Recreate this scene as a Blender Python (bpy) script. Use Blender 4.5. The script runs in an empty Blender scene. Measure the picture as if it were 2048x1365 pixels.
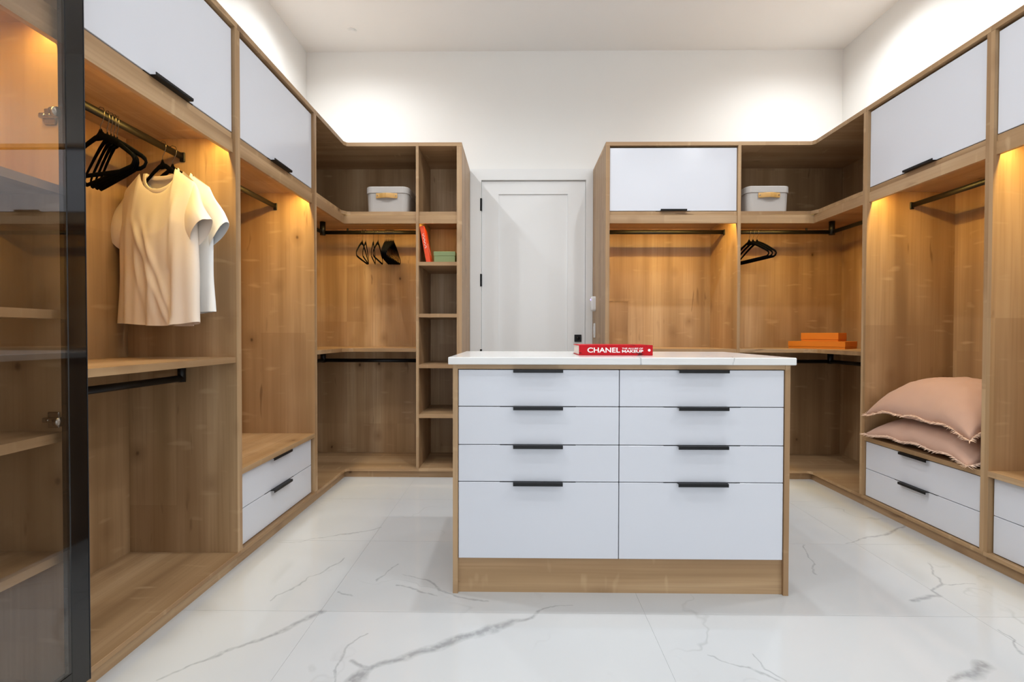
import bpy, bmesh, math, random
from mathutils import Vector, Matrix, noise

random.seed(7)
scene = bpy.context.scene
col = scene.collection

# ------------------------------------------------------------------ camera
F_PX = 950.0
cam_d = bpy.data.cameras.new('camera')
cam_d.sensor_fit = 'HORIZONTAL'; cam_d.sensor_width = 36.0
cam_d.lens = F_PX / 2048.0 * 36.0
cam_d.clip_start = 0.02
cam = bpy.data.objects.new('camera', cam_d); col.objects.link(cam)
cam.location = (0, 0, 1.03)
YAW = math.atan(11.0 / F_PX); PITCH = math.atan(13.5 / F_PX); ROLL = 0.0018
cam.rotation_euler = (Matrix.Rotation(YAW, 4, 'Z') @ Matrix.Rotation(math.pi / 2 - PITCH, 4, 'X')
                      @ Matrix.Rotation(ROLL, 4, 'Z')).to_euler()
scene.camera = cam

# ------------------------------------------------------------------ view / world
scene.view_settings.view_transform = 'Standard'
scene.view_settings.look = 'None'
scene.view_settings.gamma = 1.0
scene.view_settings.use_curve_mapping = False
scene.view_settings.exposure = 0.93
world = bpy.data.worlds.new('world'); scene.world = world
world.use_nodes = True
world.node_tree.nodes['Background'].inputs[0].default_value = (0.85, 0.92, 1.0, 1)
world.node_tree.nodes['Background'].inputs[1].default_value = 1.1
scene.cycles.use_denoising = True
scene.cycles.max_bounces = 6
scene.cycles.diffuse_bounces = 3
scene.cycles.glossy_bounces = 3
scene.cycles.transmission_bounces = 4
scene.cycles.transparent_max_bounces = 8
scene.cycles.use_adaptive_sampling = True
scene.cycles.adaptive_threshold = 0.04
scene.cycles.caustics_reflective = False
scene.cycles.caustics_refractive = False
scene.cycles.sample_clamp_indirect = 6.0

# ceiling lamps: (x, y, watts)
LAMPS = [(-1.24, 3.25, 29), (2.15, 3.25, 29), (-1.24, 2.15, 34), (2.15, 2.15, 34), (0.05, 2.15, 32), (0.95, 2.15, 32),
         (1.15, 1.15, 18), (-0.25, 1.15, 10), (-1.24, 0.9, 36), (2.15, 0.9, 36), (0.45, -0.2, 10), (-1.0, -0.6, 20), (1.9, -0.6, 20)]
LED_W_PER_M = 3.3
LED_COL = (1.0, 0.69, 0.18)

# ------------------------------------------------------------------ constants
XL, XR, YF = -1.23, 2.08, 3.38                 # front planes of the left, right and far runs
WL, WR, WF, WB = -1.756, 2.662, 3.956, -1.9    # room walls
CEIL = 3.37
BL, BR, BF = 1.71 - 1.23, 0.52, 0.47           # front to back-panel distance of each run
ZB0, ZB1 = 0.047, 0.065                        # bottom board
ZM0, ZM1 = 0.903, 0.928                        # mid shelf
ZS0, ZS1 = 1.880, 1.905                        # upper shelf
ZF0 = 1.820                                    # underside of light fascia
ZT0, ZT1 = 2.364, 2.390                        # top board
T = 0.018

# ------------------------------------------------------------------ material helpers
def lin(r, g, b):
    f = lambda c: (c / 255) / 12.92 if c / 255 <= 0.04045 else (((c / 255) + 0.055) / 1.055) ** 2.4
    return (f(r), f(g), f(b), 1)

def newmat(name):
    m = bpy.data.materials.new(name); m.use_nodes = True
    nt = m.node_tree; nt.nodes.clear()
    out = nt.nodes.new('ShaderNodeOutputMaterial')
    p = nt.nodes.new('ShaderNodeBsdfPrincipled')
    nt.links.new(p.outputs[0], out.inputs[0])
    return m, nt, p

def N(nt, t, **kw):
    n = nt.nodes.new('ShaderNode' + t)
    for k, v in kw.items(): setattr(n, k, v)
    return n

def ramp(nt, fac, stops, interp='LINEAR'):
    r = N(nt, 'ValToRGB'); r.color_ramp.interpolation = interp
    el = r.color_ramp.elements
    el[0].position, el[0].color = stops[0]
    el[1].position, el[1].color = stops[-1]
    for pos, c in stops[1:-1]:
        e = el.new(pos); e.color = c
    nt.links.new(fac, r.inputs[0]); return r.outputs[0]

def mixc(nt, fac, a, b, blend='MIX'):
    m = N(nt, 'Mix', data_type='RGBA', blend_type=blend)
    for i, v in ((0, fac), (6, a), (7, b)):
        if hasattr(v, 'is_output'): nt.links.new(v, m.inputs[i])
        else: m.inputs[i].default_value = v
    return m.outputs[2]

def math_(nt, op, a, b=None, c=None, clamp=False):
    m = N(nt, 'Math', operation=op); m.use_clamp = clamp
    for i, v in enumerate((a, b, c)):
        if v is None: continue
        if hasattr(v, 'is_output'): nt.links.new(v, m.inputs[i])
        else: m.inputs[i].default_value = v
    return m.outputs[0]

def plain(name, c, rough=0.5, metal=0.0, spec=0.5, bump=0.0, bscale=200, var=0.0, coat=0.0, sheen=0.0):
    m, nt, p = newmat(name)
    tc = N(nt, 'TexCoord')
    nz = N(nt, 'TexNoise'); nz.inputs['Scale'].default_value = bscale
    nt.links.new(tc.outputs['Object'], nz.inputs['Vector'])
    base = c if len(c) == 4 else (*c, 1)
    if var:
        n2 = N(nt, 'TexNoise'); n2.inputs['Scale'].default_value = 6
        nt.links.new(tc.outputs['Object'], n2.inputs['Vector'])
        dark = (base[0] * (1 - var), base[1] * (1 - var), base[2] * (1 - var), 1)
        nt.links.new(mixc(nt, n2.outputs[0], dark, base), p.inputs['Base Color'])
    else:
        p.inputs['Base Color'].default_value = base
    p.inputs['Roughness'].default_value = rough
    p.inputs['Metallic'].default_value = metal
    p.inputs['Specular IOR Level'].default_value = spec
    p.inputs['Coat Weight'].default_value = coat
    p.inputs['Coat Roughness'].default_value = 0.03
    p.inputs['Sheen Weight'].default_value = sheen
    if bump:
        b = N(nt, 'Bump'); b.inputs['Strength'].default_value = bump; b.inputs['Distance'].default_value = 0.001
        nt.links.new(nz.outputs[0], b.inputs['Height']); nt.links.new(b.outputs[0], p.inputs['Normal'])
    return m

def wood(name, axis):
    """oak decor board, grain along one axis of the object"""
    m, nt, p = newmat(name)
    tc = N(nt, 'TexCoord'); oi = N(nt, 'ObjectInfo')
    off = N(nt, 'VectorMath', operation='SCALE')
    cmb = N(nt, 'CombineXYZ')
    for i, k in enumerate((7.3, 11.9, 5.1)):
        nt.links.new(math_(nt, 'MULTIPLY', oi.outputs['Random'], k), cmb.inputs[i])
    nt.links.new(cmb.outputs[0], off.inputs[0]); off.inputs['Scale'].default_value = 1.7
    add = N(nt, 'VectorMath', operation='ADD')
    nt.links.new(tc.outputs['Object'], add.inputs[0]); nt.links.new(off.outputs[0], add.inputs[1])
    P = add.outputs[0]
    def scaled(along, across):
        v = [across] * 3; v['xyz'.index(axis)] = along
        mp = N(nt, 'VectorMath', operation='MULTIPLY'); mp.inputs[1].default_value = v
        nt.links.new(P, mp.inputs[0]); return mp.outputs[0]
    def nz(vec, sc=1.0, det=2.0, rgh=0.5, dist=0.0):
        n = N(nt, 'TexNoise'); n.inputs['Scale'].default_value = sc; n.inputs['Detail'].default_value = det
        n.inputs['Roughness'].default_value = rgh; n.inputs['Distortion'].default_value = dist
        nt.links.new(vec, n.inputs['Vector']); return n.outputs[0]
    bands = nz(scaled(0.35, 7.5), 1.0, 2.0, 0.55, 0.0)
    c = ramp(nt, bands, [(0.28, lin(144, 112, 77)), (0.44, lin(171, 138, 99)), (0.58, lin(187, 154, 115)), (0.74, lin(201, 171, 134))])
    clouds = nz(scaled(1.6, 3.2), 1.0, 2.0, 0.6, 0.0)
    c = mixc(nt, math_(nt, 'MULTIPLY', ramp(nt, clouds, [(0.48, (0, 0, 0, 1)), (0.72, (1, 1, 1, 1))]), 0.42), c, lin(142, 106, 70))
    fine = nz(scaled(2.2, 95.0), 1.0, 1.0, 0.6, 0.0)
    c = mixc(nt, math_(nt, 'MULTIPLY', ramp(nt, fine, [(0.45, (0, 0, 0, 1)), (0.75, (1, 1, 1, 1))]), 0.30), c, lin(140, 106, 72))
    # planks of slightly different tone printed side by side
    sn = N(nt, 'VectorMath', operation='SNAP'); st_ = [0.137] * 3; st_['xyz'.index(axis)] = 0.83; sn.inputs[1].default_value = st_
    nt.links.new(P, sn.inputs[0])
    wn = N(nt, 'TexWhiteNoise', noise_dimensions='3D'); nt.links.new(sn.outputs[0], wn.inputs['Vector'])
    c = mixc(nt, math_(nt, 'MULTIPLY', ramp(nt, wn.outputs['Value'], [(0.35, (0, 0, 0, 1)), (1.0, (1, 1, 1, 1))]), 0.34), c, lin(146, 110, 76))
    # pale medullary flecks running across the grain
    fl = nz(scaled(26.0, 6.5), 1.0, 1.0, 0.5, 0.0)
    c = mixc(nt, math_(nt, 'MULTIPLY', ramp(nt, fl, [(0.66, (0, 0, 0, 1)), (0.78, (1, 1, 1, 1))]), 0.35), c, lin(208, 178, 138))
    # knots with a ring and small dark heart
    dist = N(nt, 'VectorMath', operation='ADD')
    dn = N(nt, 'TexNoise'); dn.inputs['Scale'].default_value = 9.0
    nt.links.new(P, dn.inputs['Vector'])
    dsc = N(nt, 'VectorMath', operation='SCALE'); dsc.inputs['Scale'].default_value = 0.10
    nt.links.new(dn.outputs['Color'], dsc.inputs[0])
    nt.links.new(scaled(3.6, 4.8), dist.inputs[0]); nt.links.new(dsc.outputs[0], dist.inputs[1])
    vo = N(nt, 'TexVoronoi'); vo.inputs['Scale'].default_value = 1.0
    nt.links.new(dist.outputs[0], vo.inputs['Vector'])
    ring = ramp(nt, vo.outputs['Distance'], [(0.0, (1, 1, 1, 1)), (0.10, (0.45, 0.45, 0.45, 1)), (0.24, (0, 0, 0, 1))])
    c = mixc(nt, math_(nt, 'MULTIPLY', ring, 0.7), c, lin(122, 88, 56))
    heart = ramp(nt, vo.outputs['Distance'], [(0.02, (1, 1, 1, 1)), (0.055, (0, 0, 0, 1))])
    c = mixc(nt, math_(nt, 'MULTIPLY', heart, 0.8), c, lin(66, 45, 29))
    # short dark cracks
    cr = nz(scaled(5.0, 30.0), 1.0, 1.0, 0.6, 0.6)
    cg = nz(scaled(2.0, 2.6), 1.3, 0.0, 0.5, 0.0)
    ck = math_(nt, 'MULTIPLY', ramp(nt, cr, [(0.68, (0, 0, 0, 1)), (0.76, (1, 1, 1, 1))]), ramp(nt, cg, [(0.55, (0, 0, 0, 1)), (0.68, (1, 1, 1, 1))]))
    c = mixc(nt, math_(nt, 'MULTIPLY', ck, 0.6), c, lin(104, 74, 48))
    # tone differs a little from board to board
    hs = N(nt, 'HueSaturation'); nt.links.new(c, hs.inputs['Color'])
    nt.links.new(math_(nt, 'MULTIPLY_ADD', oi.outputs['Random'], 0.10, 0.97), hs.inputs['Value'])
    hs.inputs['Saturation'].default_value = 0.98
    nt.links.new(hs.outputs[0], p.inputs['Base Color'])
    p.inputs['Roughness'].default_value = 0.42
    p.inputs['Specular IOR Level'].default_value = 0.35
    b = N(nt, 'Bump'); b.inputs['Strength'].default_value = 0.12; b.inputs['Distance'].default_value = 0.001
    nt.links.new(fine, b.inputs['Height']); nt.links.new(b.outputs[0], p.inputs['Normal'])
    return m

WZ, WX, WY = wood('oak_grain_vertical', 'z'), wood('oak_grain_x', 'x'), wood('oak_grain_y', 'y')

VEINS = [
[(0.221,1.797,0.3),(0.127,1.786,0.5),(0.051,1.718,1.4),(-0.091,1.643,3.2),(-0.272,1.548,3.4),(-0.393,1.480,2.2),(-0.446,1.443,2.0),(-0.472,1.413,4.5),(-0.500,1.356,3.0)],
[(-0.525,1.474,1.5),(-0.484,1.449,1.2),(-0.446,1.443,1.0)],
[(-0.727,1.734,2.6),(-0.775,1.670,2.4),(-0.839,1.596,1.8),(-0.943,1.511,1.3),(-1.025,1.426,0.8),(-1.072,1.387,0.6)],
[(-0.713,1.870,0.8),(-0.652,1.849,0.7)],
[(-0.485,1.926,0.7),(-0.389,1.885,0.8),(-0.310,1.857,0.6)],
[(-0.487,2.019,0.3),(-0.386,1.974,0.7),(-0.317,1.901,0.8),(-0.225,1.844,0.8),(-0.111,1.810,0.8)],
[(-1.248,2.329,0.3),(-1.077,2.326,0.4),(-0.914,2.416,0.9),(-0.820,2.435,1.0),(-0.721,2.506,0.8)],
[(-0.943,1.807,0.6),(-0.911,1.886,0.6),(-0.882,1.989,0.4),(-0.832,2.045,0.7),(-0.790,2.166,0.6)],
[(-0.589,1.972,0.8),(-0.559,2.022,0.4),(-0.534,2.102,0.7)],
[(-0.540,1.385,0.5),(-0.563,1.462,0.6),(-0.563,1.535,0.7),(-0.520,1.611,0.5)],
[(2.087,2.565,1.1),(1.920,2.467,1.4),(1.789,2.417,0.9),(1.621,2.335,0.4)],
[(1.846,2.153,0.7),(1.806,2.050,0.9),(1.761,1.967,0.7),(1.676,1.916,0.8),(1.664,1.887,1.4),(1.529,1.839,2.0)],
[(1.761,1.967,0.5),(1.899,1.973,0.4)],
[(1.471,1.492,3.0),(1.412,1.452,3.0),(1.290,1.411,1.5)],
[(1.412,2.327,0.6),(1.329,2.152,0.6),(1.290,2.044,0.8)],
[(1.677,1.669,0.5),(1.678,1.607,0.7),(1.627,1.536,0.6)],
[(0.614,1.515,0.4),(0.712,1.461,0.6),(0.776,1.401,0.6)],
[(0.746,1.519,0.3),(0.760,1.453,0.6),(0.795,1.407,0.6)],
]

def marble(name, veins=(), base=(226, 226, 224), rough=0.07, fill=0.55):
    m, nt, p = newmat(name)
    geo = N(nt, 'NewGeometry')
    P = geo.outputs['Position']
    nz = N(nt, 'TexNoise'); nz.inputs['Scale'].default_value = 11.0; nz.inputs['Detail'].default_value = 3.0
    nt.links.new(P, nz.inputs['Vector'])
    sub = N(nt, 'VectorMath', operation='SUBTRACT'); sub.inputs[1].default_value = (0.5, 0.5, 0.5)
    nt.links.new(nz.outputs['Color'], sub.inputs[0])
    sc = N(nt, 'VectorMath', operation='SCALE'); sc.inputs['Scale'].default_value = 0.06
    nt.links.new(sub.outputs[0], sc.inputs[0])
    add = N(nt, 'VectorMath', operation='ADD'); nt.links.new(P, add.inputs[0]); nt.links.new(sc.outputs[0], add.inputs[1])
    W = add.outputs[0]
    c = lin(*base)
    cloud = N(nt, 'TexNoise'); cloud.inputs['Scale'].default_value = 2.3; cloud.inputs['Detail'].default_value = 2.0
    nt.links.new(W, cloud.inputs['Vector'])
    c = mixc(nt, math_(nt, 'MULTIPLY', ramp(nt, cloud.outputs[0], [(0.4, (0, 0, 0, 1)), (0.75, (1, 1, 1, 1))]), 0.35), c, lin(base[0] - 16, base[1] - 15, base[2] - 13))
    # faint procedural veins everywhere
    vn = N(nt, 'TexNoise'); vn.inputs['Scale'].default_value = 1.5; vn.inputs['Detail'].default_value = 4.0; vn.inputs['Roughness'].default_value = 0.55
    nt.links.new(P, vn.inputs['Vector'])
    d = math_(nt, 'ABSOLUTE', math_(nt, 'SUBTRACT', vn.outputs[0], 0.5))
    thin = math_(nt, 'SUBTRACT', 1.0, math_(nt, 'DIVIDE', d, 0.008), clamp=True)
    gate = N(nt, 'TexNoise'); gate.inputs['Scale'].default_value = 2.0
    nt.links.new(P, gate.inputs['Vector'])
    gated = math_(nt, 'MULTIPLY', thin, ramp(nt, gate.outputs[0], [(0.5, (0, 0, 0, 1)), (0.66, (1, 1, 1, 1))]))
    c = mixc(nt, math_(nt, 'MULTIPLY', gated, fill), c, lin(165, 165, 165))
    # named veins: polylines with their own width, ragged through the warped position
    flat = N(nt, 'VectorMath', operation='MULTIPLY'); flat.inputs[1].default_value = (1, 1, 0)
    nt.links.new(W, flat.inputs[0])
    acc = None
    for line in veins:
        for (ax, ay, aw), (bx_, by_, bw) in zip(line[:-1], line[1:]):
            ba = Vector((bx_ - ax, by_ - ay, 0)); L2 = max(ba.length_squared, 1e-8)
            pa = N(nt, 'VectorMath', operation='SUBTRACT'); nt.links.new(flat.outputs[0], pa.inputs[0]); pa.inputs[1].default_value = (ax, ay, 0)
            dt = N(nt, 'VectorMath', operation='DOT_PRODUCT'); nt.links.new(pa.outputs[0], dt.inputs[0]); dt.inputs[1].default_value = ba / L2
            t = math_(nt, 'ADD', dt.outputs['Value'], 0.0, clamp=True)
            pr = N(nt, 'VectorMath', operation='SCALE'); pr.inputs[0].default_value = ba; nt.links.new(t, pr.inputs['Scale'])
            df = N(nt, 'VectorMath', operation='DISTANCE'); nt.links.new(pa.outputs[0], df.inputs[0]); nt.links.new(pr.outputs[0], df.inputs[1])
            w = math_(nt, 'MULTIPLY_ADD', t, (bw - aw) * 0.0064, aw * 0.0064 + 0.0005)
            s = math_(nt, 'SUBTRACT', 1.25, math_(nt, 'DIVIDE', df.outputs['Value'], w), clamp=True)
            s = math_(nt, 'MULTIPLY', s, 0.55 + 0.1 * min(4, (aw + bw) / 2))
            acc = s if acc is None else math_(nt, 'MAXIMUM', acc, s)
    if acc is not None:
        br = N(nt, 'TexNoise'); br.inputs['Scale'].default_value = 38.0; br.inputs['Detail'].default_value = 2.0
        nt.links.new(P, br.inputs['Vector'])
        k = math_(nt, 'MULTIPLY', acc, ramp(nt, br.outputs[0], [(0.28, (0.35, 0.35, 0.35, 1)), (0.55, (1, 1, 1, 1))]))
        c = mixc(nt, math_(nt, 'MINIMUM', k, 0.92), c, lin(146, 147, 148))
    nt.links.new(c, p.inputs['Base Color'])
    p.inputs['Roughness'].default_value = rough
    p.inputs['Specular IOR Level'].default_value = 0.5
    return m

def tile_marble(x0, x1, y0, y1):
    near = []
    for line in VEINS:
        for a, b in zip(line[:-1], line[1:]):
            if max(a[0], b[0]) > x0 - .08 and min(a[0], b[0]) < x1 + .08 and max(a[1], b[1]) > y0 - .08 and min(a[1], b[1]) < y1 + .08:
                near.append([a, b])
    return marble('marble_tile', near, (197, 198, 198))
M_GROUT = plain('grout', lin(196, 196, 195), 0.8, var=0.05)
M_COUNTER = marble('quartz_counter', [[(0.485, 1.84, 0.35), (0.47, 1.95, 0.4)], [(0.845, 1.84, 0.35), (0.87, 1.92, 0.5), (0.8, 2.1, .5)]], (232, 231, 228), 0.12, 0.25)
M_WALL = plain('wall_paint', lin(247, 246, 243), 0.75, bump=0.05, bscale=300, var=0.01)
M_CEIL = plain('ceiling_paint', lin(249, 249, 248), 0.85, var=0.01)
M_DOORW = plain('door_paint', lin(240, 240, 239), 0.45, var=0.01)
M_WHITE = plain('white_lacquer', lin(217, 219, 226), 0.20, spec=0.45, var=0.01)
M_BLACK = plain('black_metal', lin(12, 12, 14), 0.42, 0.0, 0.35, bump=0.05, bscale=400)
M_RAIL = plain('bronze_rail', lin(15, 13, 11), 0.4, 0.0, 0.3)
M_VELVET = plain('black_velvet', lin(6, 6, 7), 0.95, spec=0.05, bump=0.3, bscale=900)
M_CHROME = plain('chrome_wire', lin(110, 102, 92), 0.3, 1.0)
M_STEEL = plain('nickel_hinge', lin(170, 165, 158), 0.25, 1.0)
M_FRAME = plain('smoked_frame', lin(10, 10, 11), 0.05, spec=0.6)
M_TEEC = plain('cream_cotton', lin(238, 223, 207), 0.9, sheen=0.2, spec=0.1, bump=0.25, bscale=700)
M_TEEW = plain('white_cotton', lin(238, 237, 235), 0.9, sheen=0.2, spec=0.1, bump=0.25, bscale=700)
M_PILLOW = plain('blush_linen', lin(203, 164, 143), 0.95, sheen=0.3, spec=0.1, bump=0.45, bscale=420, var=0.08)
M_FRINGE = plain('pale_fringe', lin(240, 212, 192), 0.95, spec=0.1)
M_BIN = plain('linen_board', lin(186, 180, 174), 0.8, bump=0.3, bscale=500, var=0.03)
M_TAN = plain('tan_leather', lin(206, 158, 88), 0.5, bump=0.2, bscale=300, var=0.1)
M_ORANGE = plain('orange_paper', lin(216, 124, 10), 0.6, bump=0.1, var=0.05)
M_ORBOOK = plain('orange_cover', lin(232, 74, 22), 0.4, var=0.05)
M_GREEN = plain('green_card', lin(130, 147, 102), 0.7, var=0.06)
M_PAGES = plain('paper_pages', lin(226, 214, 206), 0.9, bump=0.4, bscale=900)
M_INKW = plain('white_print', lin(245, 240, 238), 0.6)
M_PLASTIC = plain('white_plastic', lin(236, 236, 236), 0.35)
M_DARK = plain('dark_gap', lin(25, 22, 20), 0.8)

def red_spine():
    m, nt, p = newmat('red_spine')
    tc = N(nt, 'TexCoord')
    mp = N(nt, 'VectorMath', operation='MULTIPLY'); mp.inputs[1].default_value = (9, 1, 38)
    nt.links.new(tc.outputs['Object'], mp.inputs[0])
    n = N(nt, 'TexNoise'); n.inputs['Scale'].default_value = 1.6; n.inputs['Detail'].default_value = 3.0; n.inputs['Distortion'].default_value = 1.2
    nt.links.new(mp.outputs[0], n.inputs['Vector'])
    c = mixc(nt, ramp(nt, n.outputs[0], [(0.60, (0, 0, 0, 1)), (0.68, (0.85, 0.85, 0.85, 1))]), lin(184, 10, 24), lin(56, 10, 16))
    nt.links.new(c, p.inputs['Base Color']); p.inputs['Roughness'].default_value = 0.5; p.inputs['Specular IOR Level'].default_value = 0.2
    return m
M_RED = red_spine()

def glass_mat():
    m, nt, p = newmat('smoked_glass')
    nt.nodes.remove(p)
    out = [n for n in nt.nodes if n.type == 'OUTPUT_MATERIAL'][0]
    tr = N(nt, 'BsdfTransparent'); tr.inputs[0].default_value = (0.90, 0.885, 0.87, 1)
    gl = N(nt, 'BsdfGlossy'); gl.inputs['Roughness'].default_value = 0.0; gl.inputs[0].default_value = (1, 1, 1, 1)
    lw = N(nt, 'LayerWeight'); lw.inputs[0].default_value = 0.5
    mx = N(nt, 'MixShader')
    nt.links.new(math_(nt, 'MULTIPLY_ADD', math_(nt, 'POWER', lw.outputs['Facing'], 4.0), 0.8, 0.07, clamp=True), mx.inputs[0])
    nt.links.new(tr.outputs[0], mx.inputs[1]); nt.links.new(gl.outputs[0], mx.inputs[2])
    nt.links.new(mx.outputs[0], out.inputs[0])
    return m
M_GLASS = glass_mat()

def emit(name, c, s):
    m = bpy.data.materials.new(name); m.use_nodes = True
    nt = m.node_tree; nt.nodes.clear()
    o = nt.nodes.new('ShaderNodeOutputMaterial'); e = nt.nodes.new('ShaderNodeEmission')
    e.inputs[0].default_value = (*c, 1); e.inputs[1].default_value = s
    nt.links.new(e.outputs[0], o.inputs[0]); m.cycles.emission_sampling = 'NONE'; return m
M_LENS = emit('lamp_lens', (1.0, 0.97, 0.92), 6.0)
M_LEDM = emit('led_diffuser', LED_COL, 6.0)
M_PURPLE = emit('indicator_light', (0.45, 0.35, 1.0), 1.2)

# ------------------------------------------------------------------ object helpers
WLOC = {}
def wl(o): return WLOC.get(o.name, Vector((0, 0, 0)))

def tag(o, label=None, cat=None, group=None, kind=None):
    if label: o['label'] = label
    if cat: o['category'] = cat
    if group: o['group'] = group
    if kind: o['kind'] = kind
    return o

def thing(name, label, cat, loc, rz=0.0, group=None):
    o = bpy.data.objects.new(name, None); col.objects.link(o)
    o.empty_display_size = 0.05
    o.location = loc; o.rotation_euler = (0, 0, rz)
    WLOC[o.name] = Vector(loc)
    return tag(o, label, cat, group)

def link(name, me, mat, parent=None, loc=(0, 0, 0), smooth=False):
    """loc is in the parent's frame"""
    if smooth:
        for f in me.polygons: f.use_smooth = True
    if mat is not None and not me.materials: me.materials.append(mat)
    o = bpy.data.objects.new(name, me); col.objects.link(o)
    o.location = loc
    if parent is not None: o.parent = parent
    WLOC[o.name] = wl(parent) + Vector(loc) if parent is not None else Vector(loc)
    return o

def bm_mesh(bm, name):
    bmesh.ops.recalc_face_normals(bm, faces=bm.faces)
    me = bpy.data.meshes.new(name); bm.to_mesh(me); bm.free(); return me

def box_bm(bm, x0, x1, y0, y1, z0, z1):
    vs = [bm.verts.new((x, y, z)) for x in (x0, x1) for y in (y0, y1) for z in (z0, z1)]
    for f in ((0, 1, 3, 2), (4, 6, 7, 5), (0, 4, 5, 1), (2, 3, 7, 6), (0, 2, 6, 4), (1, 5, 7, 3)):
        bm.faces.new([vs[i] for i in f])
    return vs

def wbox(name, parent, mat, x0, x1, y0, y1, z0, z1, bev=0.0, seg=2):
    """box given in world coordinates, origin at its centre, child of an unrotated parent"""
    x0, x1 = sorted((x0, x1)); y0, y1 = sorted((y0, y1)); z0, z1 = sorted((z0, z1))
    c = Vector(((x0 + x1) / 2, (y0 + y1) / 2, (z0 + z1) / 2)); h = Vector(((x1 - x0) / 2, (y1 - y0) / 2, (z1 - z0) / 2))
    bm = bmesh.new(); box_bm(bm, -h.x, h.x, -h.y, h.y, -h.z, h.z)
    if bev: bmesh.ops.bevel(bm, geom=bm.edges[:], offset=bev, segments=seg, affect='EDGES', profile=0.5)
    return link(name, bm_mesh(bm, name), mat, parent, c - (wl(parent) if parent else Vector()), smooth=False)

def prism(name, parent, mat, pts, z0, z1, bev=0.0):
    """vertical prism over a world XY polygon"""
    cx = sum(p[0] for p in pts) / len(pts); cy = sum(p[1] for p in pts) / len(pts); cz = (z0 + z1) / 2
    bm = bmesh.new()
    lo = [bm.verts.new((x - cx, y - cy, z0 - cz)) for x, y in pts]
    hi = [bm.verts.new((x - cx, y - cy, z1 - cz)) for x, y in pts]
    bm.faces.new(lo[::-1]); bm.faces.new(hi)
    n = len(pts)
    for i in range(n): bm.faces.new((lo[i], lo[(i + 1) % n], hi[(i + 1) % n], hi[i]))
    if bev: bmesh.ops.bevel(bm, geom=bm.edges[:], offset=bev, segments=1, affect='EDGES')
    return link(name, bm_mesh(bm, name), mat, parent, Vector((cx, cy, cz)) - (wl(parent) if parent else Vector()))

def tube_bm(bm, path, ra, rb=None, closed=False, n=10, caps=True, up=Vector((0, 1, 0)), scales=None):
    """sweep an ellipse (ra along 'up', rb along the other normal) along a path"""
    rb = ra if rb is None else rb
    pts = [Vector(p) for p in path]; m = len(pts); rings = []
    for i, p in enumerate(pts):
        a = pts[(i - 1) % m] if (closed or i > 0) else p
        b = pts[(i + 1) % m] if (closed or i < m - 1) else p
        t = (b - a).normalized()
        u = (up - t * up.dot(t))
        if u.length < 1e-4: u = Vector((1, 0, 0)) - t * t.x
        u.normalize(); v = t.cross(u)
        s = scales[i] if scales else 1.0
        rings.append([bm.verts.new(p + (u * math.cos(k * 2 * math.pi / n) * ra + v * math.sin(k * 2 * math.pi / n) * rb) * s) for k in range(n)])
    for i in range(m if closed else m - 1):
        A, B = rings[i], rings[(i + 1) % m]
        for k in range(n): bm.faces.new((A[k], A[(k + 1) % n], B[(k + 1) % n], B[k]))
    if caps and not closed:
        bm.faces.new(rings[0][::-1]); bm.faces.new(rings[-1])

def wtube(name, parent, mat, path, ra, rb=None, up=Vector((0, 0, 1)), n=12):
    o = Vector(path[0]); bm = bmesh.new()
    tube_bm(bm, [Vector(p) - o for p in path], ra, rb, n=n, up=up)
    return link(name, bm_mesh(bm, name), mat, parent, o - (wl(parent) if parent else Vector()), smooth=True)

# ------------------------------------------------------------------ run frames: (u along the run, d depth from the front) -> world
class Frame:
    def __init__(s, kind): s.k = kind
    def xy(s, u, d):
        return {'L': (XL - d, u), 'R': (XR + d, u), 'F': (u, YF + d), 'I': (u, 1.87 + d)}[s.k]
    def box(s, name, parent, mat, u0, u1, d0, d1, z0, z1, **kw):
        a, b = s.xy(u0, d0), s.xy(u1, d1)
        return wbox(name, parent, mat, a[0], b[0], a[1], b[1], z0, z1, **kw)
    @property
    def wh(s): return WX if s.k in 'FI' else WY
FL, FR, FF, FI = Frame('L'), Frame('R'), Frame('F'), Frame('I')

def edge_pull(fr, parent, uc, d, z, lip=0.195, plate=0.30, down=True):
    """black folded-metal edge pull: thin plate clipped over the edge, narrower lip in front"""
    s = -1 if down else 1
    a = fr.xy(uc - plate / 2, d); b = fr.xy(uc + plate / 2, d + 0.018)
    o = wbox('handle', parent, M_BLACK, a[0], b[0], a[1], b[1], z - 0.0005, z + 0.0018)
    me_o = o
    for nm, u, d0, d1, z0, z1 in (('lip', lip, d - 0.020, d + 0.001, z - 0.0005, z + 0.0022), ('lip', lip, d - 0.0215, d - 0.0185, z + 0.002, z + s * 0.0105)):
        fr.box(nm, me_o, M_BLACK, uc - u / 2, uc + u / 2, d0, d1, z0, z1)
    return o

def flip_door(fr, parent, u0, u1, z0=1.908, z1=2.352, rec=0.014):
    d = fr.box('door', parent, M_WHITE, u0 + 0.003, u1 - 0.003, rec, rec + T, z0, z1, bev=0.0012, seg=1)
    edge_pull(fr, d, (u0 + u1) / 2, rec, z0 - 0.0022, lip=0.185, plate=0.24, down=False)
    return d

def drawers(fr, parent, u0, u1, rows, rec=0.018, lip=0.195, plate=0.30, off=0.0):
    for z0, z1 in rows:
        d = fr.box('drawer', parent, M_WHITE, u0, u1, rec, rec + T, z0, z1, bev=0.0012, seg=1)
        fr.box('drawer_box', d, M_DARK, u0 + 0.02, u1 - 0.02, rec + T, rec + 0.42, z0 + 0.015, z1 - 0.02)
        edge_pull(fr, d, (u0 + u1) / 2 + off, rec, z1 + 0.0006, lip, plate)

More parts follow.
